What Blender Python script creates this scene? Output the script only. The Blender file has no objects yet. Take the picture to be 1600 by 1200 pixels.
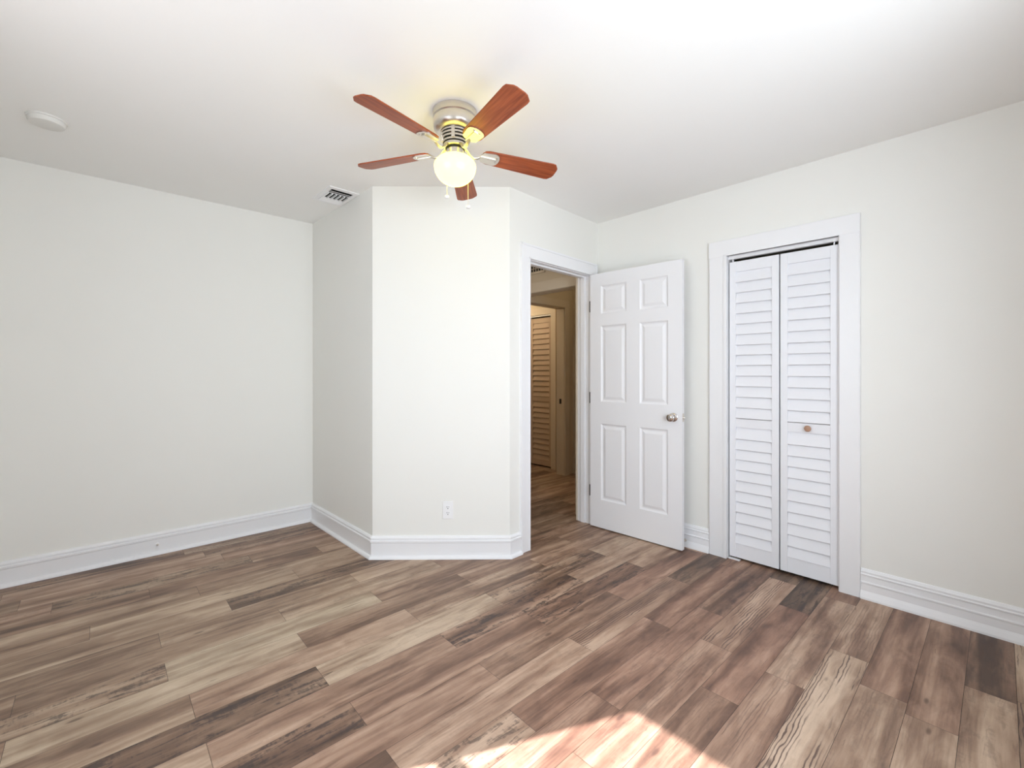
import bpy, bmesh, math, random
from mathutils import Vector, Matrix, Quaternion
random.seed(7)
S = bpy.context.scene
COL = S.collection
PI = math.pi

# ------------------------------------------------------------------ camera, sky, sun, exposure
HC = 1.253                       # eye height
CEIL = 2.503
cam_d = bpy.data.cameras.new('camera')
cam = bpy.data.objects.new('camera', cam_d); COL.objects.link(cam)
cam.location = (0, 0, HC); cam.rotation_euler = (PI/2, 0, 0)
cam_d.sensor_fit = 'HORIZONTAL'; cam_d.sensor_width = 36.0
cam_d.lens = 36.0*700/1600
cam_d.shift_y = (581-600)/1600
cam_d.clip_start = 0.02
S.camera = cam
S.view_settings.view_transform = 'Standard'
S.view_settings.look = 'None'
S.view_settings.gamma = 1
S.view_settings.use_curve_mapping = False
S.view_settings.exposure = 0.06
S.cycles.use_denoising = True
S.cycles.max_bounces = 10
S.cycles.diffuse_bounces = 7

W = bpy.data.worlds.new('sky'); S.world = W; W.use_nodes = True
wn = W.node_tree.nodes; wl = W.node_tree.links
bg = wn['Background']
bg.inputs[0].default_value = (0.62, 0.80, 1.0, 1); bg.inputs[1].default_value = 1.6

sun_d = bpy.data.lights.new('sun', 'SUN'); sun = bpy.data.objects.new('sun', sun_d); COL.objects.link(sun)
sun_d.energy = 21.0; sun_d.angle = math.radians(0.55); sun_d.color = (1.0, 0.94, 0.97)
SUN_EL = math.radians(41); SUN_H = Vector((0.951, 0.309, 0))
sun_dir = Vector((SUN_H.x*math.cos(SUN_EL), SUN_H.y*math.cos(SUN_EL), -math.sin(SUN_EL)))
sun.rotation_euler = sun_dir.to_track_quat('-Z', 'Y').to_euler()

# ------------------------------------------------------------------ plan of the room (metres, camera at the origin looking along +y)
def V2(x, y): return Vector((x, y))
C0 = V2(-1.684, 3.785); C1 = V2(-0.9396, 3.017); C2 = V2(-0.0151, 3.028); C3 = V2(0.725, 3.788)
uL = V2(0.7373, 0.6756).normalized()
uR = V2(0.6881, -0.7256).normalized()
def meet(p, u, q, v):
    d = u.x*v.y-u.y*v.x; w = q-p
    return p + u*((w.x*v.y-w.y*v.x)/d)
nR = V2(-uR.y, uR.x)             # outward of the right wall
nL = V2(-uL.y, uL.x)             # outward of the left wall
PWN = C3 - nR*3.75               # a point of the window wall
PBK = C0 - nL*4.30               # a point of the back wall
Pb = meet(C0, uL, PWN, uR); Pr = meet(C3, uR, PBK, uL); Pw = meet(PWN, uR, PBK, uL)
T = 0.115                        # wall thickness

class Frame:
    """local x along the wall, y out of the room, z up"""
    def __init__(s, a, b):
        s.o = a.copy(); s.u = (b-a).normalized(); s.n = V2(-s.u.y, s.u.x); s.len = (b-a).length
        s.rz = math.atan2(s.u.y, s.u.x)
        s.M = Matrix.Translation((a.x, a.y, 0)) @ Matrix.Rotation(s.rz, 4, 'Z')
    def x(s, p): return (p-s.o).dot(s.u)
    def p(s, x, y, z=0): q = s.o+s.u*x+s.n*y; return Vector((q.x, q.y, z))
F_left = Frame(Pb, C0); F_ret = Frame(C0, C1); F_diag = Frame(C1, C2); F_door = Frame(C2, C3)
F_right = Frame(C3, Pr); F_back = Frame(Pr, Pw); F_win = Frame(Pw, Pb)

# area lamps standing in for daylight outside the two unseen rear windows
def window_light(name, F, x0, x1, z0, z1, energy, color):
    d = bpy.data.lights.new(name, 'AREA'); o = bpy.data.objects.new(name, d); COL.objects.link(o)
    d.shape = 'RECTANGLE'; d.size = x1-x0; d.size_y = z1-z0; d.energy = energy; d.color = color
    o.location = F.p((x0+x1)/2, T+0.16, (z0+z1)/2)
    n = Vector((-F.n.x, -F.n.y, 0))
    o.rotation_euler = n.to_track_quat('-Z', 'Z').to_euler()
WA1 = F_win.x(V2(-1.74, 0.933))+0.12; WA0 = WA1-1.2      # window in the wall opposite the closet
WIN1 = (WA0, WA1, 0.85, 2.165)
WIN2 = (1.3, 2.8, 0.72, 2.10)  # unseen window, added and positioned to brighten the left wall
window_light('daylight_window_1', F_win, *WIN1, 23.0, (0.84, 0.92, 1.0))
window_light('window_2_fill', F_back, *WIN2, 73.0, (0.86, 0.93, 1.0))
hl = bpy.data.lights.new('hall_warm_fill', 'POINT'); hlo = bpy.data.objects.new('hall_warm_fill', hl); COL.objects.link(hlo)
hl.energy = 15.0; hl.color = (1.0, 0.80, 0.52); hl.shadow_soft_size = 0.1  # unseen light without fixture, added to warm and brighten the far hall

hl2 = bpy.data.lights.new('hall_near_fill', 'POINT'); hlo2 = bpy.data.objects.new('hall_near_fill', hl2); COL.objects.link(hlo2)
hl2.energy = 3.0; hl2.color = (1.0, 0.90, 0.76); hl2.shadow_soft_size = 0.1  # fixtureless light added out of view to brighten the inner opening's casing
hl3 = bpy.data.lights.new('hall_middle_fill', 'POINT'); hlo3 = bpy.data.objects.new('hall_middle_fill', hl3); COL.objects.link(hlo3)
hl3.energy = 1.6; hl3.color = (1.0, 0.80, 0.50); hl3.shadow_soft_size = 0.1  # extra unseen fill, added to lift the far hall wall

# ------------------------------------------------------------------ materials
def mat(name):
    m = bpy.data.materials.new(name); m.use_nodes = True
    nt = m.node_tree; return m, nt, nt.nodes['Principled BSDF']
def N(nt, t, **k):
    n = nt.nodes.new(t)
    for a, b in k.items(): setattr(n, a, b)
    return n
def paint(name, rgb, rough=0.5, var=0.015, bump=0.03, scale=60, spec=0.3):
    m, nt, b = mat(name)
    tc = N(nt, 'ShaderNodeTexCoord')
    no = N(nt, 'ShaderNodeTexNoise'); no.inputs['Scale'].default_value = 3.0; no.inputs['Detail'].default_value = 3
    nt.links.new(tc.outputs['Object'], no.inputs['Vector'])
    mx = N(nt, 'ShaderNodeMix', data_type='RGBA')
    mx.inputs[6].default_value = tuple(max(0, c*(1-var)) for c in rgb)+(1,)
    mx.inputs[7].default_value = tuple(min(1, c*(1+var)) for c in rgb)+(1,)
    nt.links.new(no.outputs['Fac'], mx.inputs[0]); nt.links.new(mx.outputs[2], b.inputs['Base Color'])
    b.inputs['Roughness'].default_value = rough; b.inputs['Specular IOR Level'].default_value = spec
    if bump:
        n2 = N(nt, 'ShaderNodeTexNoise'); n2.inputs['Scale'].default_value = scale; n2.inputs['Detail'].default_value = 4
        nt.links.new(tc.outputs['Object'], n2.inputs['Vector'])
        bp = N(nt, 'ShaderNodeBump'); bp.inputs['Strength'].default_value = bump; bp.inputs['Distance'].default_value = 0.01
        nt.links.new(n2.outputs['Fac'], bp.inputs['Height']); nt.links.new(bp.outputs[0], b.inputs['Normal'])
    return m
def metal(name, rgb, rough=0.3, brushed=0.0):
    m, nt, b = mat(name)
    b.inputs['Metallic'].default_value = 1; b.inputs['Base Color'].default_value = rgb+(1,)
    tc = N(nt, 'ShaderNodeTexCoord'); no = N(nt, 'ShaderNodeTexNoise')
    no.inputs['Scale'].default_value = 6; no.inputs['Detail'].default_value = 1; nt.links.new(tc.outputs['Object'], no.inputs['Vector'])
    mr = N(nt, 'ShaderNodeMapRange'); mr.inputs[3].default_value = max(0.02, rough-0.02); mr.inputs[4].default_value = rough+0.02
    nt.links.new(no.outputs['Fac'], mr.inputs[0]); nt.links.new(mr.outputs[0], b.inputs['Roughness'])
    return m
M_wall = paint('wall_paint', (0.825, 0.82, 0.785), 0.6, 0.01, 0.02, 90)
M_ceil = paint('ceiling_paint', (0.875, 0.875, 0.86), 0.75, 0.01, 0.02, 70)
M_trim = paint('trim_gloss_white', (0.835, 0.835, 0.85), 0.35, 0.01, 0.0, spec=0.45)
M_door = paint('door_white', (0.83, 0.83, 0.85), 0.4, 0.008, 0.015, 140, spec=0.4)
M_louv = paint('louver_white', (0.815, 0.82, 0.855), 0.45, 0.008, 0.0)
M_plast = paint('white_plastic', (0.86, 0.86, 0.87), 0.35, 0.005, 0.0, spec=0.5)
M_detect = paint('detector_plastic', (0.74, 0.73, 0.70), 0.5, 0.005, 0.0)
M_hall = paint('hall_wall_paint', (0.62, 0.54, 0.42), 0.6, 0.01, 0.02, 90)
M_halltrim = paint('hall_trim_paint', (0.66, 0.58, 0.47), 0.5, 0.01, 0.0)
M_halllouv = paint('hall_louver_paint', (0.52, 0.40, 0.30), 0.5, 0.01, 0.0)
M_black = paint('black_void', (0.012, 0.012, 0.012), 0.7, 0.01, 0.0)
M_slot = paint('slot_grey', (0.05, 0.05, 0.055), 0.6, 0.01, 0.0)
M_nickel = metal('brushed_nickel', (0.70, 0.66, 0.60), 0.34)
M_chrome = metal('polished_nickel', (0.62, 0.59, 0.58), 0.09)
M_hinge = metal('dark_hinge', (0.06, 0.055, 0.05), 0.4)
M_knobwood = paint('knob_wood', (0.42, 0.25, 0.17), 0.4, 0.15, 0.0)

def wood_blade():
    m, nt, b = mat('cherry_blade')
    uv = N(nt, 'ShaderNodeUVMap'); uv.uv_map = 'UVMap'
    mp = N(nt, 'ShaderNodeMapping'); mp.inputs['Scale'].default_value = (3.0, 42.0, 1)
    nt.links.new(uv.outputs[0], mp.inputs[0])
    no = N(nt, 'ShaderNodeTexNoise'); no.inputs['Scale'].default_value = 2.0; no.inputs['Detail'].default_value = 5
    no.inputs['Distortion'].default_value = 0.6
    nt.links.new(mp.outputs[0], no.inputs['Vector'])
    cr = N(nt, 'ShaderNodeValToRGB')
    cr.color_ramp.elements[0].position = 0.30; cr.color_ramp.elements[0].color = (0.20, 0.038, 0.012, 1)
    cr.color_ramp.elements[1].position = 0.72; cr.color_ramp.elements[1].color = (0.40, 0.095, 0.030, 1)
    nt.links.new(no.outputs['Fac'], cr.inputs[0]); nt.links.new(cr.outputs[0], b.inputs['Base Color'])
    b.inputs['Roughness'].default_value = 0.38; b.inputs['Specular IOR Level'].default_value = 0.35
    return m
M_blade = wood_blade()

def globe_mat():
    m, nt, b = mat('lit_opal_glass')
    b.inputs['Base Color'].default_value = (0.22, 0.20, 0.12, 1); b.inputs['Roughness'].default_value = 0.25
    lw = N(nt, 'ShaderNodeTexNoise'); lw.inputs['Scale'].default_value = 2
    mx = N(nt, 'ShaderNodeMix', data_type='RGBA')
    mx.inputs[6].default_value = (1.0, 0.82, 0.092, 1); mx.inputs[7].default_value = (1.0, 0.84, 0.098, 1)
    nt.links.new(lw.outputs['Fac'], mx.inputs[0]); nt.links.new(mx.outputs[2], b.inputs['Emission Color'])
    b.inputs['Emission Strength'].default_value = 7.0
    return m
M_globe = globe_mat()

def glass_mat():
    m, nt, b = mat('window_glass')
    tr = N(nt, 'ShaderNodeBsdfTransparent'); gl = N(nt, 'ShaderNodeBsdfGlossy'); gl.inputs['Roughness'].default_value = 0.02
    no = N(nt, 'ShaderNodeTexNoise'); mr = N(nt, 'ShaderNodeMapRange'); mr.inputs[3].default_value = 0.05; mr.inputs[4].default_value = 0.07
    nt.links.new(no.outputs['Fac'], mr.inputs[0])
    ms = N(nt, 'ShaderNodeMixShader'); nt.links.new(mr.outputs[0], ms.inputs[0])
    nt.links.new(tr.outputs[0], ms.inputs[1]); nt.links.new(gl.outputs[0], ms.inputs[2])
    nt.links.new(ms.outputs[0], nt.nodes['Material Output'].inputs[0])
    return m
M_glass = glass_mat()

def floor_mat():
    m, nt, b = mat('vinyl_plank')
    L = nt.links.new
    def math_(op, a, c=None, clamp=False):
        n = N(nt, 'ShaderNodeMath', operation=op, use_clamp=clamp)
        for i, v in enumerate((a, c)):
            if v is None: continue
            if isinstance(v, (int, float)): n.inputs[i].default_value = v
            else: L(v, n.inputs[i])
        return n.outputs[0]
    def noise(vec, scale, detail=4, dist=0.0, rough=0.55):
        n = N(nt, 'ShaderNodeTexNoise'); n.inputs['Scale'].default_value = scale; n.inputs['Detail'].default_value = detail
        n.inputs['Distortion'].default_value = dist; n.inputs['Roughness'].default_value = rough
        L(vec, n.inputs['Vector']); return n.outputs['Fac']
    def mapped(sx, sy):
        mp = N(nt, 'ShaderNodeMapping'); mp.inputs['Scale'].default_value = (sx, sy, 1); L(uv.outputs[0], mp.inputs[0]); return mp.outputs[0]
    def mix(f, a, c, blend='MIX'):
        n = N(nt, 'ShaderNodeMix', data_type='RGBA', blend_type=blend)
        if isinstance(f, (int, float)): n.inputs[0].default_value = f
        else: L(f, n.inputs[0])
        for i, v in ((6, a), (7, c)):
            if isinstance(v, tuple): n.inputs[i].default_value = v+(1,)
            else: L(v, n.inputs[i])
        return n.outputs[2]
    def ramp(f, a, c):
        n = N(nt, 'ShaderNodeMapRange', interpolation_type='SMOOTHSTEP'); L(f, n.inputs[0])
        n.inputs[1].default_value = a; n.inputs[2].default_value = c; return n.outputs[0]
    uv = N(nt, 'ShaderNodeUVMap'); uv.uv_map = 'UVMap'
    at = N(nt, 'ShaderNodeAttribute'); at.attribute_name = 'plank'
    sp = N(nt, 'ShaderNodeSeparateColor'); L(at.outputs['Color'], sp.inputs[0])
    tone, speck, wave = sp.outputs[0], sp.outputs[1], sp.outputs[2]
    hue = at.outputs['Alpha']
    # bands that run along the plank
    band = ramp(noise(mapped(0.45, 5.5), 2.0, 3, 0.5), 0.28, 0.72)
    fine = noise(mapped(2.2, 46.0), 2.0, 5, 0.7, 0.65)
    blotch = noise(mapped(3.0, 9.0), 1.6, 4, 0.8)
    t = math_('ADD', math_('ADD', math_('MULTIPLY', tone, 0.85), 0.095), math_('MULTIPLY', math_('SUBTRACT', band, 0.5), 0.54))
    t = math_('ADD', t, math_('MULTIPLY', math_('SUBTRACT', blotch, 0.5), 0.70))
    t = math_('ADD', t, math_('MULTIPLY', math_('SUBTRACT', fine, 0.5), 0.34), True)
    cr = N(nt, 'ShaderNodeValToRGB'); e = cr.color_ramp.elements
    e[0].position = 0.0; e[0].color = (0.085, 0.056, 0.040, 1)
    e[1].position = 1.0; e[1].color = (0.56, 0.455, 0.335, 1)
    for p, c in ((0.28, (0.185, 0.122, 0.083)), (0.52, (0.305, 0.216, 0.148)), (0.75, (0.43, 0.332, 0.235))):
        x = e.new(p); x.color = c+(1,)
    L(t, cr.inputs[0])
    col = cr.outputs[0]
    grey = mix(1.0, col, (0.98, 0.97, 0.97), 'MULTIPLY')
    rose = mix(1.0, col, (1.12, 0.93, 0.95), 'MULTIPLY')
    col = mix(hue, grey, rose)
    # dark rough-sawn patches on some planks
    pn = noise(mapped(2.6, 16.0), 2.3, 5, 0.7, 0.7)
    saw = noise(mapped(60.0, 14.0), 1.4, 3, 0.3, 0.6)
    pm = math_('MULTIPLY', ramp(math_('ADD', pn, math_('MULTIPLY', saw, 0.22)), 0.60, 0.72), speck)
    col = mix(math_('MULTIPLY', pm, 0.80), col, (0.050, 0.036, 0.034))
    # cathedral veins on some planks
    wv = N(nt, 'ShaderNodeTexWave', wave_type='BANDS', bands_direction='Y'); wv.inputs['Scale'].default_value = 6.5
    wv.inputs['Distortion'].default_value = 7.0; wv.inputs['Detail'].default_value = 3.0; wv.inputs['Detail Scale'].default_value = 0.9
    L(mapped(1.3, 4.0), wv.inputs['Vector'])
    vm = math_('MULTIPLY', ramp(wv.outputs['Fac'], 0.62, 0.92), wave)
    vgate = ramp(noise(mapped(1.6, 12.0), 1.3, 2), 0.45, 0.60)
    vm = math_('MULTIPLY', vm, vgate)
    col = mix(math_('MULTIPLY', vm, 0.9), col, (0.10, 0.062, 0.052))
    # cracks and knots
    ck = noise(mapped(1.6, 30.0), 2.1, 3, 0.9, 0.6)
    ckm = ramp(ck, 0.675, 0.73)
    col = mix(math_('MULTIPLY', ckm, 0.72), col, (0.055, 0.032, 0.026))
    kn = N(nt, 'ShaderNodeTexVoronoi', feature='F1'); kn.inputs['Scale'].default_value = 1.0; L(mapped(3.1, 9.0), kn.inputs['Vector'])
    km = math_('SUBTRACT', 1.0, ramp(kn.outputs['Distance'], 0.035, 0.10))
    col = mix(math_('MULTIPLY', km, 0.65), col, (0.07, 0.04, 0.032))
    L(col, b.inputs['Base Color'])
    rg = N(nt, 'ShaderNodeMapRange'); L(fine, rg.inputs[0]); rg.inputs[3].default_value = 0.36; rg.inputs[4].default_value = 0.52
    L(rg.outputs[0], b.inputs['Roughness']); b.inputs['Specular IOR Level'].default_value = 0.35
    bp = N(nt, 'ShaderNodeBump'); bp.inputs['Strength'].default_value = 0.10; bp.inputs['Distance'].default_value = 0.003
    L(fine, bp.inputs['Height']); L(bp.outputs[0], b.inputs['Normal'])
    return m
M_floor = floor_mat()

# ------------------------------------------------------------------ helpers
def tag(o, label=None, cat=None, group=None, kind=None):
    if label: o['label'] = label
    if cat: o['category'] = cat
    if group: o['group'] = group
    if kind: o['kind'] = kind
    return o
def obj(name, bm, m, parent=None, smooth=False, recalc=True, M=None):
    if recalc: bmesh.ops.recalc_face_normals(bm, faces=bm.faces[:])
    me = bpy.data.meshes.new(name); bm.to_mesh(me); bm.free()
    ms = m if isinstance(m, (list, tuple)) else [m]
    for x in ms: me.materials.append(x)
    if smooth:
        for p in me.polygons: p.use_smooth = True
        try: me.set_sharp_from_angle(angle=math.radians(38))
        except Exception: pass
    o = bpy.data.objects.new(name, me); COL.objects.link(o)
    if parent is not None: o.parent = parent
    if M is not None: o.matrix_local = M
    return o
def empty(name, M):
    o = bpy.data.objects.new(name, None); COL.objects.link(o); o.matrix_local = M; o.empty_display_size = 0.1
    return o
def box(bm, x0, x1, y0, y1, z0, z1, mi=0, bev=0.0):
    v = [bm.verts.new((x, y, z)) for z in (z0, z1) for y in (y0, y1) for x in (x0, x1)]
    fs = [bm.faces.new([v[i] for i in q]) for q in ((0,2,3,1),(4,5,7,6),(0,1,5,4),(2,6,7,3),(0,4,6,2),(1,3,7,5))]
    for f in fs: f.material_index = mi
    if bev:
        es = list({e for f in fs for e in f.edges})
        r = bmesh.ops.bevel(bm, geom=es, offset=bev, segments=2, affect='EDGES', profile=0.7)
        for f in r['faces']: f.material_index = mi
    return fs
def prism(bm, pts, z0, z1, mi=0):
    a = [bm.verts.new((p[0], p[1], z0)) for p in pts]; b = [bm.verts.new((p[0], p[1], z1)) for p in pts]
    n = len(pts); fs = [bm.faces.new(a[::-1]), bm.faces.new(b)]
    for i in range(n): fs.append(bm.faces.new((a[i], a[(i+1) % n], b[(i+1) % n], b[i])))
    for f in fs: f.material_index = mi
def lathe(bm, prof, seg=40, M=None, mi=0):
    """prof: list of (r, z) around local z"""
    M = M or Matrix.Identity(4); rings = []
    for r, z in prof:
        if r < 1e-6: rings.append([bm.verts.new(M @ Vector((0, 0, z)))])
        else: rings.append([bm.verts.new(M @ Vector((r*math.cos(2*PI*k/seg), r*math.sin(2*PI*k/seg), z))) for k in range(seg)])
    for a, b in zip(rings, rings[1:]):
        for k in range(seg):
            k2 = (k+1) % seg
            q = [a[k % len(a)], a[k2 % len(a)], b[k2 % len(b)], b[k % len(b)]]
            q = list(dict.fromkeys(q))
            if len(q) > 2:
                try: bm.faces.new(q).material_index = mi
                except ValueError: pass
    for ring in (rings[0], rings[-1]):
        if len(ring) > 2:
            try: bm.faces.new(ring).material_index = mi
            except ValueError: pass
def tube(bm, pts, r, seg=10, flat=1.0, mi=0):
    pts = [Vector(p) for p in pts]; rings = []
    up = Vector((0, 0, 1))
    for i, p in enumerate(pts):
        d = (pts[min(i+1, len(pts)-1)]-pts[max(i-1, 0)]).normalized()
        s = d.cross(up); s = s.normalized() if s.length > 1e-4 else Vector((1, 0, 0))
        t = s.cross(d).normalized()
        rr = r[i] if isinstance(r, (list, tuple)) else r
        rings.append([bm.verts.new(p + s*rr*math.cos(2*PI*k/seg) + t*rr*flat*math.sin(2*PI*k/seg)) for k in range(seg)])
    for a, b in zip(rings, rings[1:]):
        for k in range(seg): bm.faces.new((a[k], a[(k+1) % seg], b[(k+1) % seg], b[k])).material_index = mi
    bm.faces.new(rings[0][::-1]).material_index = mi; bm.faces.new(rings[-1]).material_index = mi
def sweep(bm, prof, x0, x1, m0=0.0, m1=0.0):
    """extrude a closed (y, z) profile along x; m0, m1 shift the ends by m*y for mitred corners"""
    a = [bm.verts.new((x0+m0*y, y, z)) for y, z in prof]; b = [bm.verts.new((x1+m1*y, y, z)) for y, z in prof]
    n = len(prof)
    for i in range(n): bm.faces.new((a[i], a[(i+1) % n], b[(i+1) % n], b[i]))
    bm.faces.new(a[::-1]); bm.faces.new(b)
def mitre(Fa, Fb):
    """x shift per unit y at the end of Fa / the start of Fb"""
    ang = math.atan2(Fa.u.x*Fb.u.y-Fa.u.y*Fb.u.x, Fa.u.dot(Fb.u))
    t = math.tan(ang/2); return -t, t

# ------------------------------------------------------------------ floor: one mesh of planks
F_fl = Frame(C0, C0+uL)
edges = [-2.4+0.15*i for i in range(21)] + [0.75, 0.90, 1.05, 1.20, 1.35, 1.50, 1.65, 1.80, 1.96, 2.115, 2.26, 2.41, 2.55, 2.695, 2.835, 2.975,
         3.12, 3.263, 3.405, 3.545, 3.69, 3.83, 3.97, 4.11, 4.25, 4.40]
PER = 0.93
# joint position of a row, then (start index, tone, speckled, veined, hue) of planks that stand out
rows = {0.75: (-0.907, {-1: (.62,0,0,.35), 0: (.58,.2,0,.4)}), 0.90: (-1.357, {-1: (.40,0,0,.4), 0: (.66,0,0,.3), 1: (.45,.2,0,.4)}),
        1.05: (-0.81, {-1: (.56,0,0,.3), 0: (.24,.9,0,.3)}), 1.20: (-1.115, {-1: (.40,.2,0,.3), 0: (.58,.2,0,.3), 1: (.66,0,0,.4)}),
        1.35: (-0.63, {-1: (.52,.1,0,.3), 0: (.60,.3,0,.35), 1: (.50,.2,0,.6)}), 1.50: (-1.116, {-1: (.45,.9,0,.35), 0: (.76,.1,.2,.1), 1: (.46,.2,0,.5), 2: (.38,.6,0,.7)}),
        1.65: (-0.625, {-1: (.72,.1,0,.2), 0: (.40,.2,0,.5), 1: (.50,.2,0,.6)}), 1.80: (-0.135, {-1: (.50,.2,0,.6), 0: (.42,.4,0,.5), 1: (.55,.4,0,.7)}),
        1.96: (-0.645, {-1: (.22,1,0,.4), 0: (.74,.2,0,.35), 1: (.42,.8,0,.5), 2: (.66,.3,0,.5)}), 2.115: (0.805, {-2: (.48,.2,0,.5), -1: (.36,1,0,.5), 0: (.70,.3,0,.4)}),
        2.26: (0.308, {-2: (.30,1,0,.4), -1: (.48,.1,0,.6), 0: (.34,1,0,.6)}), 2.41: (-0.12, {-1: (.50,.1,0,.6), 0: (.40,.3,0,.5), 1: (.36,.2,0,.9)}),
        2.55: (0.308, {-1: (.70,.2,.2,.55), 0: (.66,.1,1,.5), 1: (.18,.6,0,.2)}), 2.695: (0.73, {-1: (.42,.2,.3,.8), 0: (.38,.1,0,1)}),
        2.835: (0.10, {0: (.40,.3,.2,.9), -1: (.5,.2,.5,.8), 1: (.34,.5,0,.6)}), 2.975: (0.76, {-1: (.58,.3,.3,.7), 0: (.66,.1,1,.6), 1: (.16,1,0,0)}),
        3.12: (0.447, {-1: (.45,.3,.2,.6), 0: (.34,.2,0,.95), 1: (.10,1,0,0)}), 3.263: (0.73, {-1: (.46,.2,.5,.6), 0: (.62,.3,.2,.5), 1: (.40,.1,0,.7)}),
        3.405: (1.12, {-1: (.78,.1,1,.3), 0: (.56,.2,.4,.5)}), 3.545: (0.93, {-1: (.52,.2,.2,.3), 0: (.38,.1,0,.7), 1: (.36,.1,0,.6)}),
        3.69: (0.857, {-1: (.66,.1,.2,.3), 0: (.40,.1,0,.6)}), 3.83: (1.228, {-1: (.56,.3,0,.3), 0: (.16,.4,0,.4)}), 3.97: (1.25, {0: (.70,.2,1,.2), -1: (.72,.2,1,.2)})}
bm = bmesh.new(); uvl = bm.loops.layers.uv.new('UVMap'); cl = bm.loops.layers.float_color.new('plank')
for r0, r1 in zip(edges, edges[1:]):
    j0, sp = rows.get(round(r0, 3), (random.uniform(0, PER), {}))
    k0 = int(math.floor((-4.2-j0)/PER))
    for k in range(k0, k0+10):
        a, b_ = j0+k*PER, j0+(k+1)*PER
        c = sp.get(k)
        if c is None:
            tn = random.choice((.36, .44, .50, .56, .64)); c = (tn, random.choice((0, .1, .3, .8)), random.choice((0, 0, .3)), random.uniform(.25, .75))
        ru, rv = random.uniform(0, 40), random.uniform(0, 40)
        g = .0006; q = [(a+g, r0+g), (b_-g, r0+g), (b_-g, r1-g), (a+g, r1-g)]
        f = bm.faces.new([bm.verts.new(F_fl.p(x, -y, 0)) for x, y in q])
        for lp, (x, y) in zip(f.loops, q):
            lp[uvl].uv = (x-a+ru, y-r0+rv); lp[cl] = (c[0]-(.07 if r0 > 2.2 and r0 < 3.3 else 0), c[1], c[2], max(0, min(1, c[3]+(.12 if r0 > 2.1 else -.10))))  # middle rows darkened: shade by door and closet painted into plank tone
    # (planks meet edge to edge)
for f in bm.faces:
    if f.normal.z < 0: f.normal_flip()
bm.normal_update()
for f in bm.faces:
    if f.normal.z < 0: f.normal_flip()
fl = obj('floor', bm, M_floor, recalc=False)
tag(fl, 'brown and grey mixed-tone wood-look plank floor', 'floor', kind='structure')
bm = bmesh.new()
cpts = [F_left.p(-0.3, 0.3), F_fl.p(2.6, 2.6), Vector((1.9, 7.2, 0)), F_right.p(F_right.len+0.3, 0.9), F_back.p(F_back.len+0.3, 0.3)]
prism(bm, [(p.x, p.y) for p in cpts], -0.06, -0.012)
tag(obj('floor_slab', bm, M_slot), 'concrete slab under the plank floor', 'floor', kind='structure')

# ------------------------------------------------------------------ ceiling
bm = bmesh.new()
hull = [F_left.p(-T, T), F_left.p(F_left.len-.32, T), F_left.p(F_left.len-.32, T+1.35), F_left.p(F_left.len+3.45, T+1.35), F_right.p(-2.6, 2.4), F_right.p(F_right.len+T, 2.4), F_back.p(0, T), F_back.p(F_back.len+T, T)]
prism(bm, [(p.x, p.y) for p in hull], CEIL, CEIL+0.1)
tag(obj('ceiling', bm, M_ceil), 'plain white painted ceiling', 'ceiling', kind='structure')

# ------------------------------------------------------------------ walls
def wall(name, F, label, holes=(), Fa=None, Fb=None, m=None):
    """slab with rectangular holes (x0, x1, z0, z1); ends mitred against the neighbours"""
    bm = bmesh.new()
    s0 = mitre(Fa, F)[1] if Fa else 0; s1 = mitre(F, Fb)[0] if Fb else 0
    s0 = max(-1.2, min(1.2, s0)); s1 = max(-1.2, min(1.2, s1))
    xs = [0]; pieces = []; x = 0
    for (a, b, z0, z1) in sorted(holes):
        pieces.append((x, a, 0, CEIL)); x = b
        if z0 > 0: pieces.append((a, b, 0, z0))
        if z1 < CEIL: pieces.append((a, b, z1, CEIL))
    pieces.append((x, F.len, 0, CEIL))
    for (a, b, z0, z1) in pieces:
        pa = s0*T if a == 0 else 0; pb = s1*T if b == F.len else 0
        prism(bm, [(a, 0), (b, 0), (b+pb, T), (a+pa, T)], z0, z1)
    return tag(obj(name, bm, m or M_wall, M=F.M), label, 'wall', kind='structure')
# door opening in the doorway wall and closet opening in the right wall
DO0, DO1, DOZ = 0.187, 0.935, 2.045
KL0, KL1, KZ = 1.060, 1.676, 2.028
J = 0.018
wall('wall_left', F_left, 'long pale wall on the left with a plain baseboard', Fa=F_win, Fb=F_ret)
wall('wall_return', F_ret, 'narrow shaded wall between the left wall and the outlet wall', Fa=F_left, Fb=F_diag)
wall('wall_diagonal', F_diag, 'pale wall with the power outlet, facing the room', Fa=F_ret, Fb=F_door)
wall('wall_doorway', F_door, 'pale wall around the open doorway', holes=[(DO0-J, DO1+J, 0, DOZ+J)], Fa=F_diag, Fb=F_right)
wall('wall_right', F_right, 'pale wall with the louvered closet door', holes=[(KL0-J, KL1+J, 0, KZ+J)], Fa=F_door, Fb=F_back)
wall('wall_back', F_back, 'pale wall behind the viewer with an added window', holes=[WIN2], Fa=F_right, Fb=F_win)
wall('wall_window', F_win, 'pale wall opposite the closet with the sunlit window', holes=[WIN1], Fa=F_back, Fb=F_left)

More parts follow.
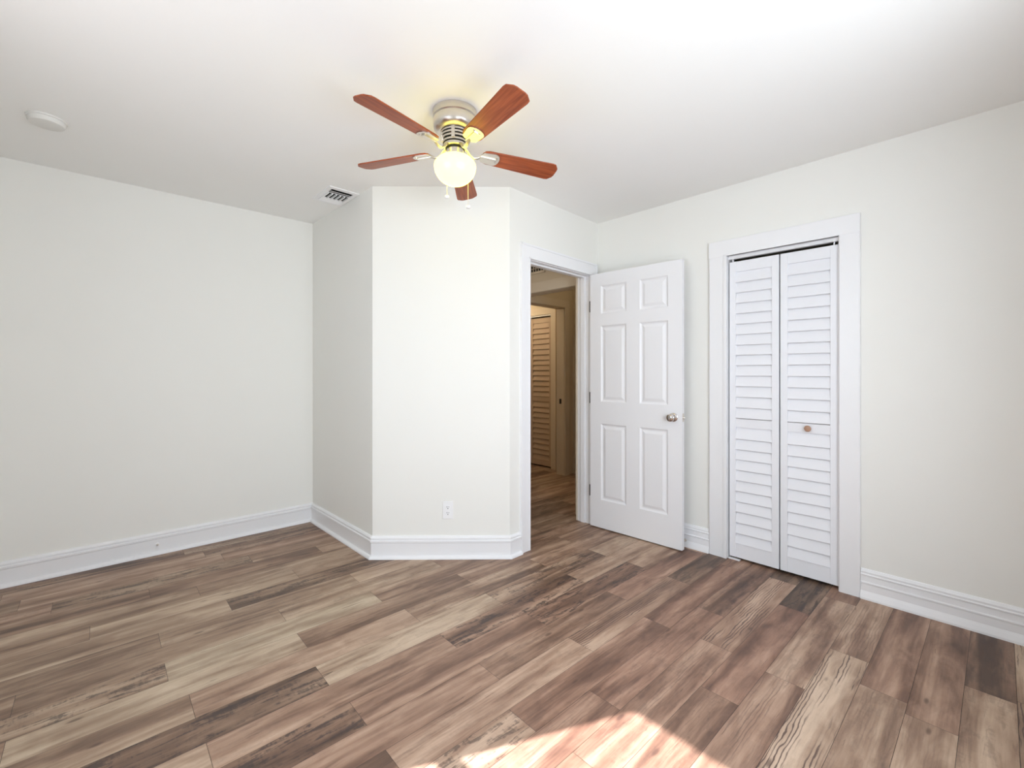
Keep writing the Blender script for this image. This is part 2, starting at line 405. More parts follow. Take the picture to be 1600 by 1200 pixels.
# windows (behind the viewer): frame, sashes with meeting rail, panes, sill
def window(name, F, x0, x1, z0, z1, label):
    root = tag(empty(name, F.M @ Matrix.Translation(((x0+x1)/2, 0, z0))), label, 'window', kind='structure')
    w = (x1-x0)/2; h = z1-z0
    bm = bmesh.new()
    for a, b, c, d in ((-w, -w+.035, 0, h), (w-.035, w, 0, h), (-w, w, 0, .035), (-w, w, h-.03, h)): box(bm, a, b, .04, T, c, d)
    obj('window_frame', bm, M_trim, root)
    for zz0, zz1, yy in ((.035, h*.49, .065), (h*.47, h-.03, .09)):
        bm = bmesh.new()
        for a, b, c, d in ((-w+.035, -w+.065, zz0, zz1), (w-.065, w-.035, zz0, zz1), (-w+.035, w-.035, zz0, zz0+.035), (-w+.035, w-.035, zz1-.035, zz1)): box(bm, a, b, yy-.012, yy+.012, c, d)
        sa = obj('sash', bm, M_trim, root)
        bm = bmesh.new(); box(bm, -w+.06, w-.06, yy-.002, yy+.002, zz0+.03, zz1-.03); obj('pane', bm, M_glass, sa)
    bm = bmesh.new(); box(bm, -w-.05, w+.05, -.045, .05, -.03, 0, bev=.004); obj('window_sill', bm, M_trim, root)
    bm = bmesh.new()
    for a, b, c, d in ((-w-.08, -w, 0, h+.08), (w, w+.08, 0, h+.08), (-w, w, h, h+.08), (-w-.08, w+.08, -.10, -.03)): box(bm, a, b, -.018, 0, c, d)
    obj('window_casing', bm, M_trim, root)
window('window_1', F_win, *WIN1, 'white sash window letting in the sun opposite the closet')
window('window_2', F_back, *WIN2, 'unseen white sash window added behind the viewer to light the left wall')

# ------------------------------------------------------------------ baseboards
P_std = [(0, 0), (-.034, 0), (-.033, .008), (-.029, .015), (-.022, .0195), (-.014, .021), (-.014, .103), (-.0195, .108), (-.0195, .119),
         (-.0115, .1225), (-.0115, .127), (-.0145, .130), (-.0145, .137), (-.008, .147), (0, .149)]
P_right = [(0, 0), (-.030, 0), (-.029, .010), (-.022, .030), (-.016, .045), (-.0145, .082), (-.0195, .086), (-.0195, .092), (-.0125, .096), (-.0115, .125),
           (-.0165, .129), (-.0165, .134), (-.011, .138), (-.0125, .148), (-.006, .160), (0, .163)]
def baseboard(name, F, x0, x1, label, Fa=None, Fb=None, prof=P_std):
    bm = bmesh.new()
    m0 = mitre(Fa, F)[1] if Fa else 0; m1 = mitre(F, Fb)[0] if Fb else 0
    sweep(bm, prof, x0, x1, m0, m1)
    return tag(obj(name, bm, M_trim, M=F.M), label, 'baseboard', kind='structure')
baseboard('baseboard_left', F_left, 0, F_left.len, 'white moulded baseboard along the long left wall', F_win, F_ret)
baseboard('baseboard_return', F_ret, 0, F_ret.len, 'white moulded baseboard along the narrow shaded wall', F_left, F_diag)
baseboard('baseboard_diagonal', F_diag, 0, F_diag.len, 'white moulded baseboard under the power outlet', F_ret, F_door)
baseboard('baseboard_doorway', F_door, 0, 0.096, 'short white baseboard stub beside the door casing', F_diag, None)
baseboard('baseboard_corner', F_right, 0.0, 0.941, 'white ridged baseboard behind the open door', F_door, None, P_right)
baseboard('baseboard_right', F_right, 1.776, F_right.len, 'white ridged baseboard to the right of the closet', None, F_back, P_right)

# ------------------------------------------------------------------ casings and jambs
def casing(bm, x0, x1, z1, w_l, w_r, w_t, th=.018, y0=0.0, bead=True):
    """moulded casing around an opening, its face towards -y"""
    def leg(a, b, inner_right):
        prof = [(a, y0), (a, y0-th*.75), (a+.006, y0-th), (b-.006, y0-th), (b, y0-th*.8), (b, y0)]
        prism(bm, prof, 0, z1)
    leg(x0-w_l, x0, True); leg(x1, x1+w_r, False)
    box(bm, x0-w_l, x1+w_r, y0-th, y0, z1, z1+w_t, bev=.003)
    if bead:                                                         # back band and inner bead
        for a, b in ((x0-w_l, x0-w_l+.014), (x1+w_r-.014, x1+w_r)): box(bm, a, b, y0-th-.006, y0-th+.001, 0, z1+w_t, bev=.002)
        box(bm, x0-w_l, x1+w_r, y0-th-.006, y0-th+.001, z1+w_t-.014, z1+w_t, bev=.002)
        for a, b in ((x0+.000, x0-.012), (x1+.012, x1)): box(bm, min(a, b), max(a, b), y0-th-.004, y0-th+.001, 0, z1+.012, bev=.0015)
        box(bm, x0-.012, x1+.012, y0-th-.004, y0-th+.001, z1, z1+.012, bev=.0015)
bm = bmesh.new(); casing(bm, DO0+.0, DO1, DOZ+.004, .091, .091, .100)
tag(obj('trim_1', bm, M_trim, M=F_door.M), 'white moulded casing around the open doorway', 'door casing', kind='structure')
def jamb(bm, x0, x1, z1, y0, y1, stop=None):
    box(bm, x0-J, x0, y0, y1, 0, z1+J); box(bm, x1, x1+J, y0, y1, 0, z1+J); box(bm, x0, x1, y0, y1, z1, z1+J)
    if stop:
        a, b = stop
        box(bm, x0, x0+.011, a, b, 0, z1, bev=.002); box(bm, x1-.011, x1, a, b, 0, z1, bev=.002); box(bm, x0+.011, x1-.011, a, b, z1-.011, z1, bev=.002)
bm = bmesh.new(); jamb(bm, DO0, DO1, DOZ, -.001, T+.001, (.040, .080))
dj = tag(obj('trim_2', bm, M_trim, M=F_door.M), 'white door jamb with stop lining the open doorway', 'door jamb', kind='structure')
bm = bmesh.new(); box(bm, DO0-.001, DO0+.0012, .006, .034, .90, .965, bev=.0004); obj('strike_plate', bm, M_nickel, dj)
bm = bmesh.new()
casing(bm, DO0, DO1, DOZ+.004, .06, .06, .08, y0=T+.018, bead=False)
tag(obj('trim_3', bm, M_halltrim, M=F_door.M), 'casing on the hall side of the open doorway', 'door casing', kind='structure')
bm = bmesh.new(); casing(bm, KL0-.012, KL1, KZ+.002, .107, .099, .108, th=.022, bead=False)
# raised band on the inside edge of the closet casing
box(bm, KL0-.020, KL0, -.028, 0, 0, KZ+.012, bev=.003); box(bm, KL0-.020, KL1+.006, -.028, 0, KZ+.002, KZ+.014, bev=.003)
tag(obj('trim_4', bm, M_trim, M=F_right.M), 'wide white casing around the louvered closet', 'closet casing', kind='structure')
bm = bmesh.new(); jamb(bm, KL0, KL1, KZ, -.001, T)
tag(obj('trim_5', bm, M_trim, M=F_right.M), 'white jamb lining the closet opening', 'closet jamb', kind='structure')
# closet interior
bm = bmesh.new()
for a, b, c, d in ((KL0-.35, KL0-.30, T, .75), (KL1+.30, KL1+.35, T, .75), (KL0-.35, KL1+.35, .75, .80)): box(bm, a, b, c, d, 0, CEIL)
tag(obj('wall_closet', bm, M_hall, M=F_right.M), 'inside walls of the closet', 'wall', kind='structure')

# ------------------------------------------------------------------ louvered bifold doors
UP = [1.920, 1.849, 1.780, 1.710, 1.641, 1.571, 1.501, 1.431, 1.364, 1.296, 1.226, 1.156, 1.086, 1.015, 0.945]
LO = [0.881, 0.806, 0.736, 0.669, 0.599, 0.529, 0.459, 0.389, 0.320, 0.249, 0.178, 0.109]
def louver_panel(bm, x0, x1, z0, z1, y, th=.028, stile=.040, shift=0.0):
    up = [z+shift for z in UP]; lo = [z+shift for z in LO]
    for a, b in ((x0, x0+stile), (x1-stile, x1)): box(bm, a, b, y, y+th, z0, z1, bev=.002)
    for c, d in ((up[0], z1), (lo[0]+.004, up[-1]-.004), (z0, lo[-1])): box(bm, x0+stile, x1-stile, y+.003, y+th-.003, c, d)
    for zs in (up, lo):
        for zt, zb in zip(zs, zs[1:]):                                # each slat leans, lower edge forward
            a, b = x0+stile, x1-stile
            p = [(y+.0175, zt+.007), (y-.0005, zb+.004), (y+.000, zb+.001), (y+.008, zb-.002), (y+.025, zt+.004)]
            sweep(bm, p, a, b)
def bifold(name, M, panels, z0, z1, m, label, knob=None, track=None, shift=0.0):
    root = tag(empty(name, M), label, 'closet door', kind='structure')
    for i, (a, b) in enumerate(panels):
        bm = bmesh.new(); louver_panel(bm, a, b, z0, z1, .006, shift=shift)
        pn = obj('louver_panel', bm, m, root)
        if knob and i == len(panels)-1:
            K = Matrix.Translation((knob[0], .009, knob[1])) @ Matrix.Rotation(PI/2, 4, 'X')
            bm = bmesh.new(); lathe(bm, [(.010, 0), (.008, .008), (.009, .014), (.0165, .020), (.0190, .025), (.0165, .031), (.010, .034), (0, .035)], 28, K)
            tag(obj('knob', bm, M_knobwood, pn, True), 'small round brown wooden knob')
    if track:
        bm = bmesh.new(); box(bm, track[0], track[1], .006, .032, track[2], track[3]); obj('track', bm, M_trim, root)
        bm = bmesh.new()
        for x in (track[0]+.025, track[1]-.025): lathe(bm, [(.004, z1-.002), (.004, track[2]+.002)], 12, Matrix.Translation((x, .018, 0)))
        obj('pivot_pin', bm, M_plast, root)
    return root
b2 = bifold('door_2', F_right.M, [(1.068, 1.365), (1.373, 1.672)], .018, 1.988, M_louv, 'white louvered folding closet door with a small round knob', (1.524, .914), (KL0+.002, KL1-.002, 2.008, KZ-.001))
bm = bmesh.new(); box(bm, KL0+.004, KL0+.075, -.004, .020, .0, .006, bev=.001); obj('pivot_bracket', bm, M_plast, b2)

# ------------------------------------------------------------------ six-panel door standing open
DW, DH, DT = 0.760, 2.030, 0.035
dM = F_door.M @ Matrix.Translation((0.896, -.038, .009)) @ Matrix.Rotation(-PI/2, 4, 'Z')    # local x along the leaf, y towards the wall behind
d1 = tag(empty('door_1', dM), 'white six-panel door standing open beside the doorway', 'door', kind='structure')
def six_panel(bm):
    xs = [0, .099, .326, .437, .658, DW]; zs = [0, .223, .832, 1.006, 1.612, 1.706, 1.932, DH]
    for y, sg in ((0, 1), (DT, -1)):
        for i in range(5):
            for k in range(7):
                a, b, c, d = xs[i], xs[i+1], zs[k], zs[k+1]
                if i in (1, 3) and k in (1, 3, 5):
                    rings = []
                    for ins, dep in ((0, 0), (.003, .002), (.011, .0085), (.017, .0095), (.021, .0095), (.040, .0025), (.044, .002)):
                        yy = y+sg*dep
                        rings.append([bm.verts.new(q) for q in ((a+ins, yy, c+ins), (b-ins, yy, c+ins), (b-ins, yy, d-ins), (a+ins, yy, d-ins))])
                    for r, s in zip(rings, rings[1:]):
                        for j in range(4): bm.faces.new((r[j], r[(j+1) % 4], s[(j+1) % 4], s[j]))
                    bm.faces.new(rings[-1])
                else: bm.faces.new([bm.verts.new(q) for q in ((a, y, c), (b, y, c), (b, y, d), (a, y, d))])
    for q in (((0,0,0),(0,DT,0),(0,DT,DH),(0,0,DH)), ((DW,0,0),(DW,DT,0),(DW,DT,DH),(DW,0,DH)), ((0,0,0),(DW,0,0),(DW,DT,0),(0,DT,0)), ((0,0,DH),(DW,0,DH),(DW,DT,DH),(0,DT,DH))):
        bm.faces.new([bm.verts.new(p) for p in q])
    bmesh.ops.remove_doubles(bm, verts=bm.verts[:], dist=1e-5)
bm = bmesh.new(); six_panel(bm); obj('door_leaf', bm, M_door, d1)
for yy, rot in ((0, PI/2), (DT, -PI/2)):
    K = Matrix.Translation((.699, yy, .924)) @ Matrix.Rotation(rot, 4, 'X')
    bm = bmesh.new()
    lathe(bm, [(.031, -.001), (.031, .004), (.027, .008), (.014, .010), (.011, .014), (.011, .026), (.018, .032), (.0255, .040), (.0275, .050), (.0255, .058), (.018, .063), (.009, .0645), (.008, .063), (0, .0632)], 36, K)
    tag(obj('door_knob', bm, M_chrome, d1, True), 'shiny round metal knob')
bm = bmesh.new(); box(bm, DW-.0005, DW+.0015, .006, .029, .895, .953, bev=.0005)
tube(bm, [(DW, .0175, .924), (DW+.008, .0175, .924), (DW+.0115, .0175, .924)], [.009, .0085, .006], 14)
tag(obj('latch', bm, M_nickel, d1), 'metal latch plate and bolt on the door edge')
for zc in (1.774, 1.035, .284):
    bm = bmesh.new()
    box(bm, -.010, 0, .0005, .003, zc-.043, zc+.043); box(bm, -.0022, .0002, .002, .030, zc-.043, zc+.043)
    lathe(bm, [(.0045, zc-.045), (.0045, zc+.045)], 14, Matrix.Translation((-.0045, .001, 0)))
    tag(obj('hinge', bm, M_hinge, d1), 'dark metal hinge')

# ------------------------------------------------------------------ power outlet on the diagonal wall
oM = F_diag.M @ Matrix.Translation((F_diag.x(V2(-0.4315, 3.022)), 0, .321))
ot = tag(empty('power_outlet', oM), 'white double power outlet low on the pale wall above the baseboard', 'power outlet')
bm = bmesh.new(); box(bm, -.0355, .0355, -.0065, 0, -.0585, .0585, bev=.003); obj('cover_plate', bm, M_plast, ot)
for zc in (.0195, -.0195):
    bm = bmesh.new()
    pts = []
    for k in range(24):
        a = 2*PI*k/24; pts.append((.0165*max(-.86, min(.86, math.cos(a)))/.86*.98, .0140*math.sin(a)))
    a_ = [bm.verts.new((x, -.005, zc+z)) for x, z in pts]; b_ = [bm.verts.new((x, -.0085, zc+z)) for x, z in pts]
    for k in range(24): bm.faces.new((a_[k], a_[(k+1) % 24], b_[(k+1) % 24], b_[k]))
    bm.faces.new(b_)
    rc = obj('receptacle', bm, M_plast, ot)
    bm = bmesh.new()
    box(bm, -.0075, -.0050, -.0089, -.006, zc-.001, zc+.0085); box(bm, .0050, .0072, -.0089, -.006, zc-.000, zc+.0075)
    lathe(bm, [(.0030, .006), (.0030, .0089), (0, .0089)], 14, Matrix.Translation((0, 0, zc-.0075)) @ Matrix.Rotation(PI/2, 4, 'X'))
    tag(obj('socket_slots', bm, M_slot, rc), 'dark plug slots')
bm = bmesh.new(); lathe(bm, [(.0032, .005), (.0030, .0075), (0, .008)], 16, Matrix.Rotation(PI/2, 4, 'X')); obj('screw', bm, M_plast, ot, True)

# ------------------------------------------------------------------ smoke detector
sM = Matrix.Translation((-2.300, 2.215, CEIL))
sd = tag(empty('smoke_detector', sM), 'round white smoke detector on the ceiling near the left wall', 'smoke detector')
bm = bmesh.new(); lathe(bm, [(0, 0), (.074, 0), (.074, -.007), (.070, -.009)], 44); obj('base', bm, M_detect, sd, True)
bm = bmesh.new(); lathe(bm, [(.069, -.008), (.069, -.021), (.064, -.029), (.050, -.033), (0, -.034)], 44); obj('cover', bm, M_detect, sd, True)

# ------------------------------------------------------------------ ceiling air vent against the shaded wall
vx0 = F_ret.x(V2(-1.292, 3.365)); vx1 = F_ret.x(V2(-1.066, 3.152))
vM = F_ret.M @ Matrix.Translation(((vx0+vx1)/2, -.108, CEIL)); VL = (vx1-vx0)/2; VW = .104
vt = tag(empty('air_vent', vM), 'white rectangular air vent with dark slots in the ceiling', 'air vent')
bm = bmesh.new()
il, iw = VL-.036, VW-.028
for a, b, c, d in ((-VL, -il, -VW, VW), (il, VL, -VW, VW), (-il, il, -VW, -iw), (-il, il, iw, VW)): box(bm, a, b, c, d, -.007, 0, bev=.002)
obj('frame', bm, M_plast, vt)
bm = bmesh.new(); box(bm, -il, il, -iw, iw, -.0015, -.0002); tag(obj('duct_opening', bm, M_black, vt), 'dark duct opening behind the slats')
def slat(bm, x, tilt, w=.020):
    c, s = math.cos(tilt)*w/2, math.sin(tilt)*w/2
    prof = [(x-c, -.010-s), (x+c, -.010+s), (x+c, -.0085+s), (x-c, -.0085-s)]
    a = [bm.verts.new((px, -iw, pz)) for px, pz in prof]; b = [bm.verts.new((px, iw, pz)) for px, pz in prof]
    for i in range(4): bm.faces.new((a[i], a[(i+1) % 4], b[(i+1) % 4], b[i]))
    bm.faces.new(a); bm.faces.new(b)
q = il/4
for x, tl, w in ((il-.030, -.25, .020), (il-.056, -.25, .022), (-il+.012, .30, .026), (-il+.034, .30, .026), (-il+.056, .30, .026)):
    bm = bmesh.new(); slat(bm, x, tl, w); obj('slat', bm, M_plast, vt)
for k in range(6):
    y = -iw+.004+k*(2*iw-.008)/5
    bm = bmesh.new(); box(bm, -il+.070, il-.066, y-.003, y+.003, -.015, -.003); obj('fin', bm, M_plast, vt)

# ------------------------------------------------------------------ ceiling fan
FX, FY = -0.274, 2.158
fan = tag(empty('ceiling_fan', Matrix.Translation((FX, FY, CEIL))), 'ceiling fan with five cherry wood blades and a lit glass globe', 'ceiling fan')
bm = bmesh.new()
lathe(bm, [(.100, 0), (.105, -.002), (.106, -.010), (.106, -.032), (.101, -.037), (.101, -.041), (.105, -.046), (.105, -.070), (.101, -.084), (.090, -.094), (.070, -.099), (.060, -.100)], 56)
tag(obj('motor_housing', bm, M_nickel, fan, True), 'brushed metal housing flush against the ceiling')
bm = bmesh.new()
lathe(bm, [(.058, -.098), (.058, -.158)], 48, mi=1)
for z, r in ((-.106, .069), (-.120, .067), (-.134, .064), (-.150, .060)): lathe(bm, [(r-.012, z+.0045), (r, z+.004), (r+.001, z), (r, z-.0045), (r-.012, z-.005)], 48)
for k in range(5):
    a = math.radians(233.2+36+72*k); c, s = math.cos(a), math.sin(a)
    R = Matrix.Rotation(a, 4, 'Z')
    b0 = len(bm.verts); box(bm, .054, .070, -.008, .008, -.152, -.098)
    bm.verts.ensure_lookup_table()
    for v in bm.verts[b0:]: v.co = R @ v.co
tag(obj('vent_collar', bm, [M_nickel, M_black], fan, True), 'metal collar with dark vent slots')
bm = bmesh.new(); lathe(bm, [(.052, -.156), (.056, -.160), (.056, -.172), (.046, -.176)], 48); lathe(bm, [(.046, -.175), (.046, -.182)], 48, mi=1)
obj('flywheel', bm, [M_nickel, M_black], fan, True)
bm = bmesh.new(); lathe(bm, [(.036, -.180), (.041, -.184), (.042, -.212), (.048, -.217), (.050, -.226), (.044, -.230)], 44)
obj('switch_housing', bm, M_nickel, fan, True)
# globe
GZ = -.262; bm = bmesh.new(); prof = []
for k in range(25):
    t = -PI/2 + (PI/2+1.08)*k/24
    prof.append((max(0, .100*math.cos(t)) if k else 0, GZ+.090*math.sin(t)*(1.0 if t < 0 else .62)))
prof.append((.046, GZ+.047)); 
lathe(bm, prof, 56)
tag(obj('glass_globe', bm, M_globe, fan, True), 'lit round cream glass globe')
# blades
def blade_bm():
    bm = bmesh.new(); uvl = bm.loops.layers.uv.new('UVMap')
    out = [(.135, -.026), (.145, -.040), (.165, -.047), (.500, -.061), (.516, -.058), (.5345, -.034), (.5375, -.020), (.5375, .020), (.5345, .034), (.516, .058), (.500, .061), (.165, .047), (.145, .040), (.135, .026)]
    lo = [bm.verts.new((x, y, -.003)) for x, y in out]; hi = [bm.verts.new((x, y, .003)) for x, y in out]
    n = len(out); fs = [bm.faces.new(lo[::-1]), bm.faces.new(hi)]
    for i in range(n): fs.append(bm.faces.new((lo[i], lo[(i+1) % n], hi[(i+1) % n], hi[i])))
    for f in bm.faces:
        for l in f.loops: l[uvl].uv = (l.vert.co.x+random.uniform(0, 0), l.vert.co.y)
    bmesh.ops.bevel(bm, geom=[e for e in bm.edges if abs(e.verts[0].co.z-e.verts[1].co.z) < 1e-6], offset=.0012, segments=1, affect='EDGES')
    return bm
def bracket_bm():
    bm = bmesh.new()
    zb = -.0032
    out = [(.128, -.018), (.138, -.034), (.192, -.041)]
    for k in range(9):
        a = -PI/2+PI*k/8; out.append((.198+.026*math.cos(a), .041*math.sin(a)))
    out += [(.192, .041), (.138, .034), (.128, .018)]
    lo = [bm.verts.new((x, y, zb-.004)) for x, y in out]; hi = [bm.verts.new((x, y, zb)) for x, y in out]
    n = len(out); bm.faces.new(lo[::-1]); bm.faces.new(hi)
    for i in range(n): bm.faces.new((lo[i], lo[(i+1) % n], hi[(i+1) % n], hi[i]))
    box(bm, .120, .204, -.011, .011, zb-.010, zb-.003, bev=.003)      # raised tongue
    for y in (-.022, .022): lathe(bm, [(.0045, zb-.003), (.0045, zb-.006), (0, zb-.0075)], 12, Matrix.Translation((.205, y*.7, 0)))
    return bm
BZ = -.184
angs = [233.2, 305.2, 21.5, 89.2, 161.2]
droop = [0.0, -0.030, 0.038, 0.052, 0.004]
b0 = br0 = None
for a, dr in zip(angs, droop):
    A = math.radians(a)
    Mb = Matrix.Translation((0, 0, BZ)) @ Matrix.Rotation(A, 4, 'Z') @ Matrix.Rotation(dr, 4, 'Y') @ Matrix.Rotation(math.radians(-12.5), 4, 'X')
    if b0 is None:
        b0 = obj('blade', blade_bm(), M_blade, fan, M=Mb); br0 = obj('blade_bracket', bracket_bm(), M_nickel, fan, M=Mb)
        tag(b0, 'cherry brown wooden fan blade'); tag(br0, 'metal bracket holding the blade')
    else:
        for src in (b0, br0):
            c = src.copy(); COL.objects.link(c); c.parent = fan; c.matrix_local = Mb
    R = Matrix.Rotation(A, 4, 'Z')
    bm = bmesh.new()
    pts = [(.046, 0, -.168), (.062, 0, -.176), (.076, 0, -.196), (.092, 0, -.207), (.112, 0, -.204), (.128, 0, BZ-.009), (.150, 0, BZ-.007-.15*dr)]
    tube(bm, [R @ Vector(p) for p in pts], [.010, .010, .009, .009, .010, .011, .010], 12, .6)
    obj('bracket_arm', bm, M_nickel, fan, True)
# pull chains
for nm, ang, zb_, mm in (('white', 120, -.367, M_plast), ('white', 59, -.418, M_plast)):
    a = math.radians(ang); c, s = math.cos(a), math.sin(a)
    bm = bmesh.new()
    path = [(.040*c, .040*s, -.205), (.075*c, .075*s, -.212), (.099*c, .099*s, -.245), (.1045*c, .1045*s, -.272), (.1045*c, .1045*s, -.32), (.1045*c, .1045*s, zb_)]
    tube(bm, path, .0012, 8)
    ch = obj('pull_chain', bm, M_nickel, fan, True)
    bm = bmesh.new(); lathe(bm, [(0, .006), (.004, .004), (.0110, 0), (.0120, -.006), (.0095, -.011), (0, -.013)], 24, Matrix.Translation((.1045*c, .1045*s, zb_)))
    tag(obj('pull_knob', bm, mm, ch, True), 'small round white pull chain knob')

# ------------------------------------------------------------------ door stop behind the open door, fitting on the left baseboard
sM = F_right.M @ Matrix.Translation((.772, -.014, .045)) @ Matrix.Rotation(PI/2, 4, 'X')
ds = tag(empty('door_stop', sM), 'small white door stop on the baseboard behind the open door', 'door stop')
bm = bmesh.new()
lathe(bm, [(.011, 0), (.011, .004), (.006, .007)], 20)
for k in range(11): lathe(bm, [(.0045, .006+k*.0045), (.0058, .008+k*.0045), (.0045, .0102+k*.0045)], 16)
obj('spring', bm, M_nickel, ds, True)
bm = bmesh.new(); lathe(bm, [(.006, .054), (.0085, .056), (.0085, .066), (.006, .069), (0, .070)], 20); obj('rubber_tip', bm, M_plast, ds, True)
# fitting: ray through the photo meets the left baseboard 0.08 m above the floor
px = V2(-554/700, 1.0); pf = meet(V2(0, 0), px, C0-nL*.014, uL)
jM = F_left.M @ Matrix.Translation((F_left.x(pf), -.014, .068)) @ Matrix.Rotation(PI/2, 4, 'X')
jk = tag(empty('cable_outlet', jM), 'tiny round white and grey fitting on the long left baseboard', 'cable outlet')
bm = bmesh.new(); lathe(bm, [(.012, 0), (.012, .003), (.009, .005), (.0065, .005)], 24); obj('collar', bm, M_plast, jk, True)
bm = bmesh.new(); lathe(bm, [(.0062, .002), (.0062, .014), (.004, .016), (0, .016)], 20); obj('connector', bm, M_nickel, jk, True)

# ------------------------------------------------------------------ hall beyond the doorway
HW = 1.20                                        # far hall wall, measured from the doorway wall
# end wall of the hall continues the right wall; opening in it
FH = Frame(C3, C3-uR)                            # x away from C3 into the hall; y<0 is beyond the wall
def hx(p): return FH.x(p)
HB = -F_right.n                                  # (towards the room)
e0, e1, ez = .228, .99, 2.010
bm = bmesh.new()
hallM = FH.M
def slab(bm, x0, x1, z0, z1): box(bm, x0, x1, -T, 0, z0, z1)
slab(bm, T, e0-J, 0, CEIL); slab(bm, e1+J, HW+.2, 0, CEIL); slab(bm, e0-J, e1+J, ez+J, CEIL)
tag(obj('wall_hall_end', bm, M_hall, M=hallM), 'hall wall above and beside the inner opening', 'wall', kind='structure')
bm = bmesh.new()
jx0, jx1 = e0, e1
box(bm, jx0-J, jx0, -T, .001, 0, ez+J); box(bm, jx1, jx1+J, -T, .001, 0, ez+J); box(bm, jx0, jx1, -T, .001, ez, ez+J)
for y0, y1 in ((0, .018), (-T-.018, -T)):
    box(bm, jx0-.09, jx0-.003, y0, y1, 0, ez+.10, bev=.002); box(bm, jx1+.003, jx1+.09, y0, y1, 0, ez+.10, bev=.002); box(bm, jx0-.003, jx1+.003, y0, y1, ez+.003, ez+.10, bev=.002)
tag(obj('trim_6', bm, M_halltrim, M=hallM), 'grey-white casing of the inner opening seen through the doorway', 'door casing', kind='structure')
# return air grille above that opening
gx0, gx1 = .595, 1.10
gM = hallM @ Matrix.Translation(((gx0+gx1)/2, 0, 2.195)); gw = (gx1-gx0)/2; gh = .16
gr = tag(empty('air_grille', gM), 'dark egg-crate air grille high in the hall beyond the doorway', 'air grille')
bm = bmesh.new(); 
for a, b, c, d in ((-gw, -gw+.02, 0, gh), (gw-.02, gw, 0, gh), (-gw, gw, 0, .02), (-gw, gw, gh-.02, gh)): box(bm, a, b, 0, .010, c, d)
obj('frame', bm, M_halltrim, gr)
bm = bmesh.new(); box(bm, -gw+.015, gw-.015, .0005, .002, .015, gh-.015); obj('duct_opening', bm, M_black, gr)
bm = bmesh.new()
n = 14
for k in range(1, n): x = -gw+.02+k*(2*gw-.04)/n; box(bm, x-.003, x+.003, .002, .009, .018, gh-.018)
for k in range(1, 4): z = .02+k*(gh-.04)/4; box(bm, -gw+.018, gw-.018, .002, .009, z-.003, z+.003)
obj('grate', bm, M_halltrim, gr)
# far hall wall, parallel to the doorway wall, with its own opening further on
FD = Frame(F_door.o.copy()+F_door.n*HW, F_door.o.copy()+F_door.n*HW+F_door.u)    # y>0 beyond it
xr = FD.x(meet(FD.o, FD.u, C3, uR))              # where the end wall plane crosses
o0, o1, oz = xr+.28, xr+1.045, 2.020
bm = bmesh.new()
for a, b, c, d in ((-.55, o0-J, 0, CEIL), (o1+J, xr+1.22+T, 0, CEIL), (o0-J, o1+J, oz+J, CEIL)): box(bm, a, b, 0, T, c, d)
tag(obj('wall_hall_far', bm, M_hall, M=FD.M), 'hall wall opposite the open doorway', 'wall', kind='structure')
bm = bmesh.new()
box(bm, o0-J, o0, -.001, T, 0, oz+J); box(bm, o1, o1+J, -.001, T, 0, oz+J); box(bm, o0, o1, -.001, T, oz, oz+J)
casing(bm, o0-.004, o1+.004, oz+.004, .085, .085, .088, bead=False)
t7 = tag(obj('trim_7', bm, M_halltrim, M=FD.M), 'tan casing and jamb of the far hall opening', 'door casing', kind='structure')
bm = bmesh.new(); box(bm, o1-.0015, o1+.0005, .040, .070, .865, .925, bev=.0004); tag(obj('strike_plate', bm, M_hinge, t7), 'dark strike plate')
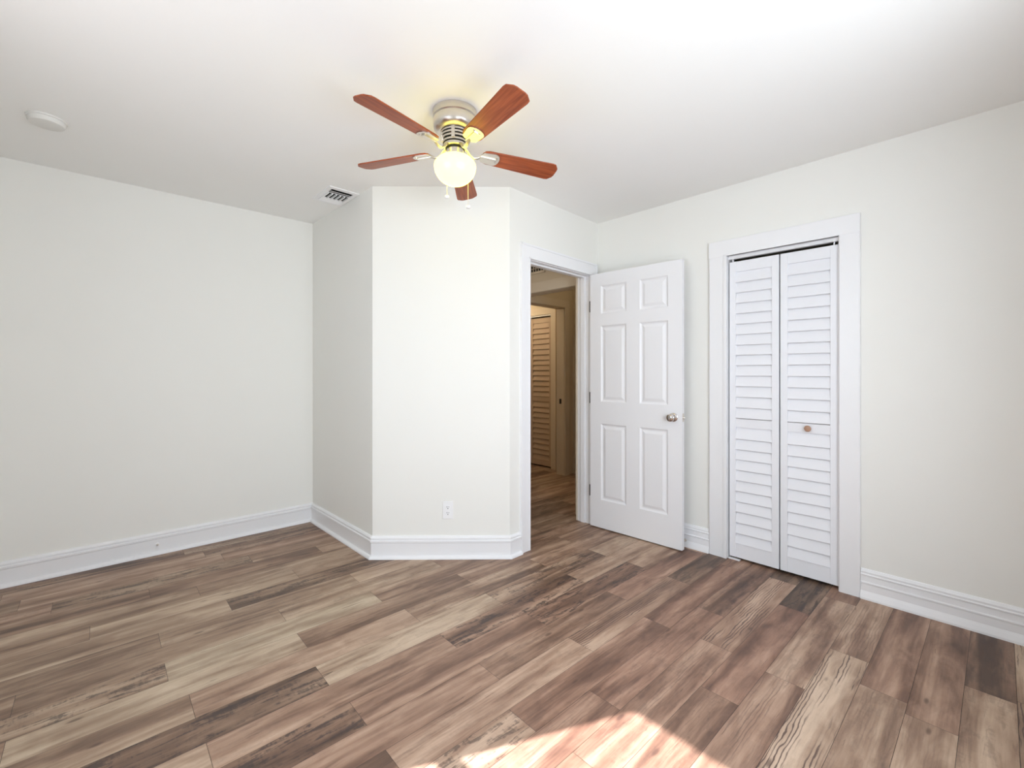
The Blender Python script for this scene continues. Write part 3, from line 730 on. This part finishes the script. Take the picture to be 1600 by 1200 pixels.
# wall with the hall closet, parallel to the right wall and 1.22 m beyond
FC = Frame(C3+nR*1.22, C3+nR*1.22-uR)            # x into the hall; y>0 towards the room
def cx(p): return FC.x(p)
xd = cx(meet(FC.o, FC.u, FD.o+FD.n*T, FD.u))     # where the far hall wall's back face meets it
k0, k1, kz = xd+.235, xd+.235+.76, 2.000
bm = bmesh.new()
for a, b, c, d in ((-.4, k0-J, 0, CEIL), (k1+J, xd+1.6, 0, CEIL), (k0-J, k1+J, kz+J, CEIL)): box(bm, a, b, -T, 0, c, d)
tag(obj('wall_hall_closet', bm, M_hall, M=FC.M), 'hall wall around the far louvered closet', 'wall', kind='structure')
bm = bmesh.new()
box(bm, k0-J, k0, -T, .001, 0, kz+J); box(bm, k1, k1+J, -T, .001, 0, kz+J); box(bm, k0, k1, -T, .001, kz, kz+J)
box(bm, k0-.085, k0-.004, 0, .018, 0, kz+.09, bev=.002); box(bm, k1+.004, k1+.085, 0, .018, 0, kz+.09, bev=.002); box(bm, k0-.004, k1+.004, 0, .018, kz+.004, kz+.09, bev=.002)
tag(obj('trim_8', bm, M_halltrim, M=FC.M), 'tan casing of the far louvered closet', 'closet casing', kind='structure')
cw = (k1-k0)
cM = FC.M @ Matrix.Translation((k1, 0, 0)) @ Matrix.Rotation(PI, 4, 'Z')
bifold('door_3', cM, [(.006, cw/2-.004), (cw/2+.004, cw-.006)], .02, 1.965, M_halllouv, 'tan louvered folding closet door seen through the doorway', None, (.004, cw-.004, 1.985, kz-.001), -.02)
# closing walls of the hall
bm = bmesh.new()
q = lambda p: (p.x, p.y)
p0 = F_door.p(-1.2, T+.02); p1 = F_door.p(-1.2, 4.6); dd = F_door.u
def wseg(bm, a, b, t=.1):
    d = (V2(b.x, b.y)-V2(a.x, a.y)).normalized(); n_ = V2(-d.y, d.x)*t
    prism(bm, [(a.x, a.y), (b.x, b.y), (b.x+n_.x, b.y+n_.y), (a.x+n_.x, a.y+n_.y)], 0, CEIL)
wseg(bm, F_left.p(F_left.len-.2, T-.01), F_left.p(F_left.len-.2, T+1.3))
wseg(bm, F_left.p(F_left.len-.3, T+1.2), F_left.p(F_left.len+3.35, T+1.2))
wseg(bm, F_left.p(F_left.len+3.25, T+1.3), F_left.p(F_left.len+3.25, -4.2)); wseg(bm, F_door.p(2.9, 3.3), F_door.p(2.9, -.5))
wseg(bm, F_right.p(.4, T+.002), F_right.p(.4, 1.9), .05)
tag(obj('wall_hall_outer', bm, M_hall), 'outer walls of the hall', 'wall', kind='structure')
hlo.location = FC.p(k1-.05, .62, 2.15)
hlo2.location = FD.p(xr-.95, -.5, 2.3)
hlo3.location = FD.p(xr+.80, -.62, 2.25)
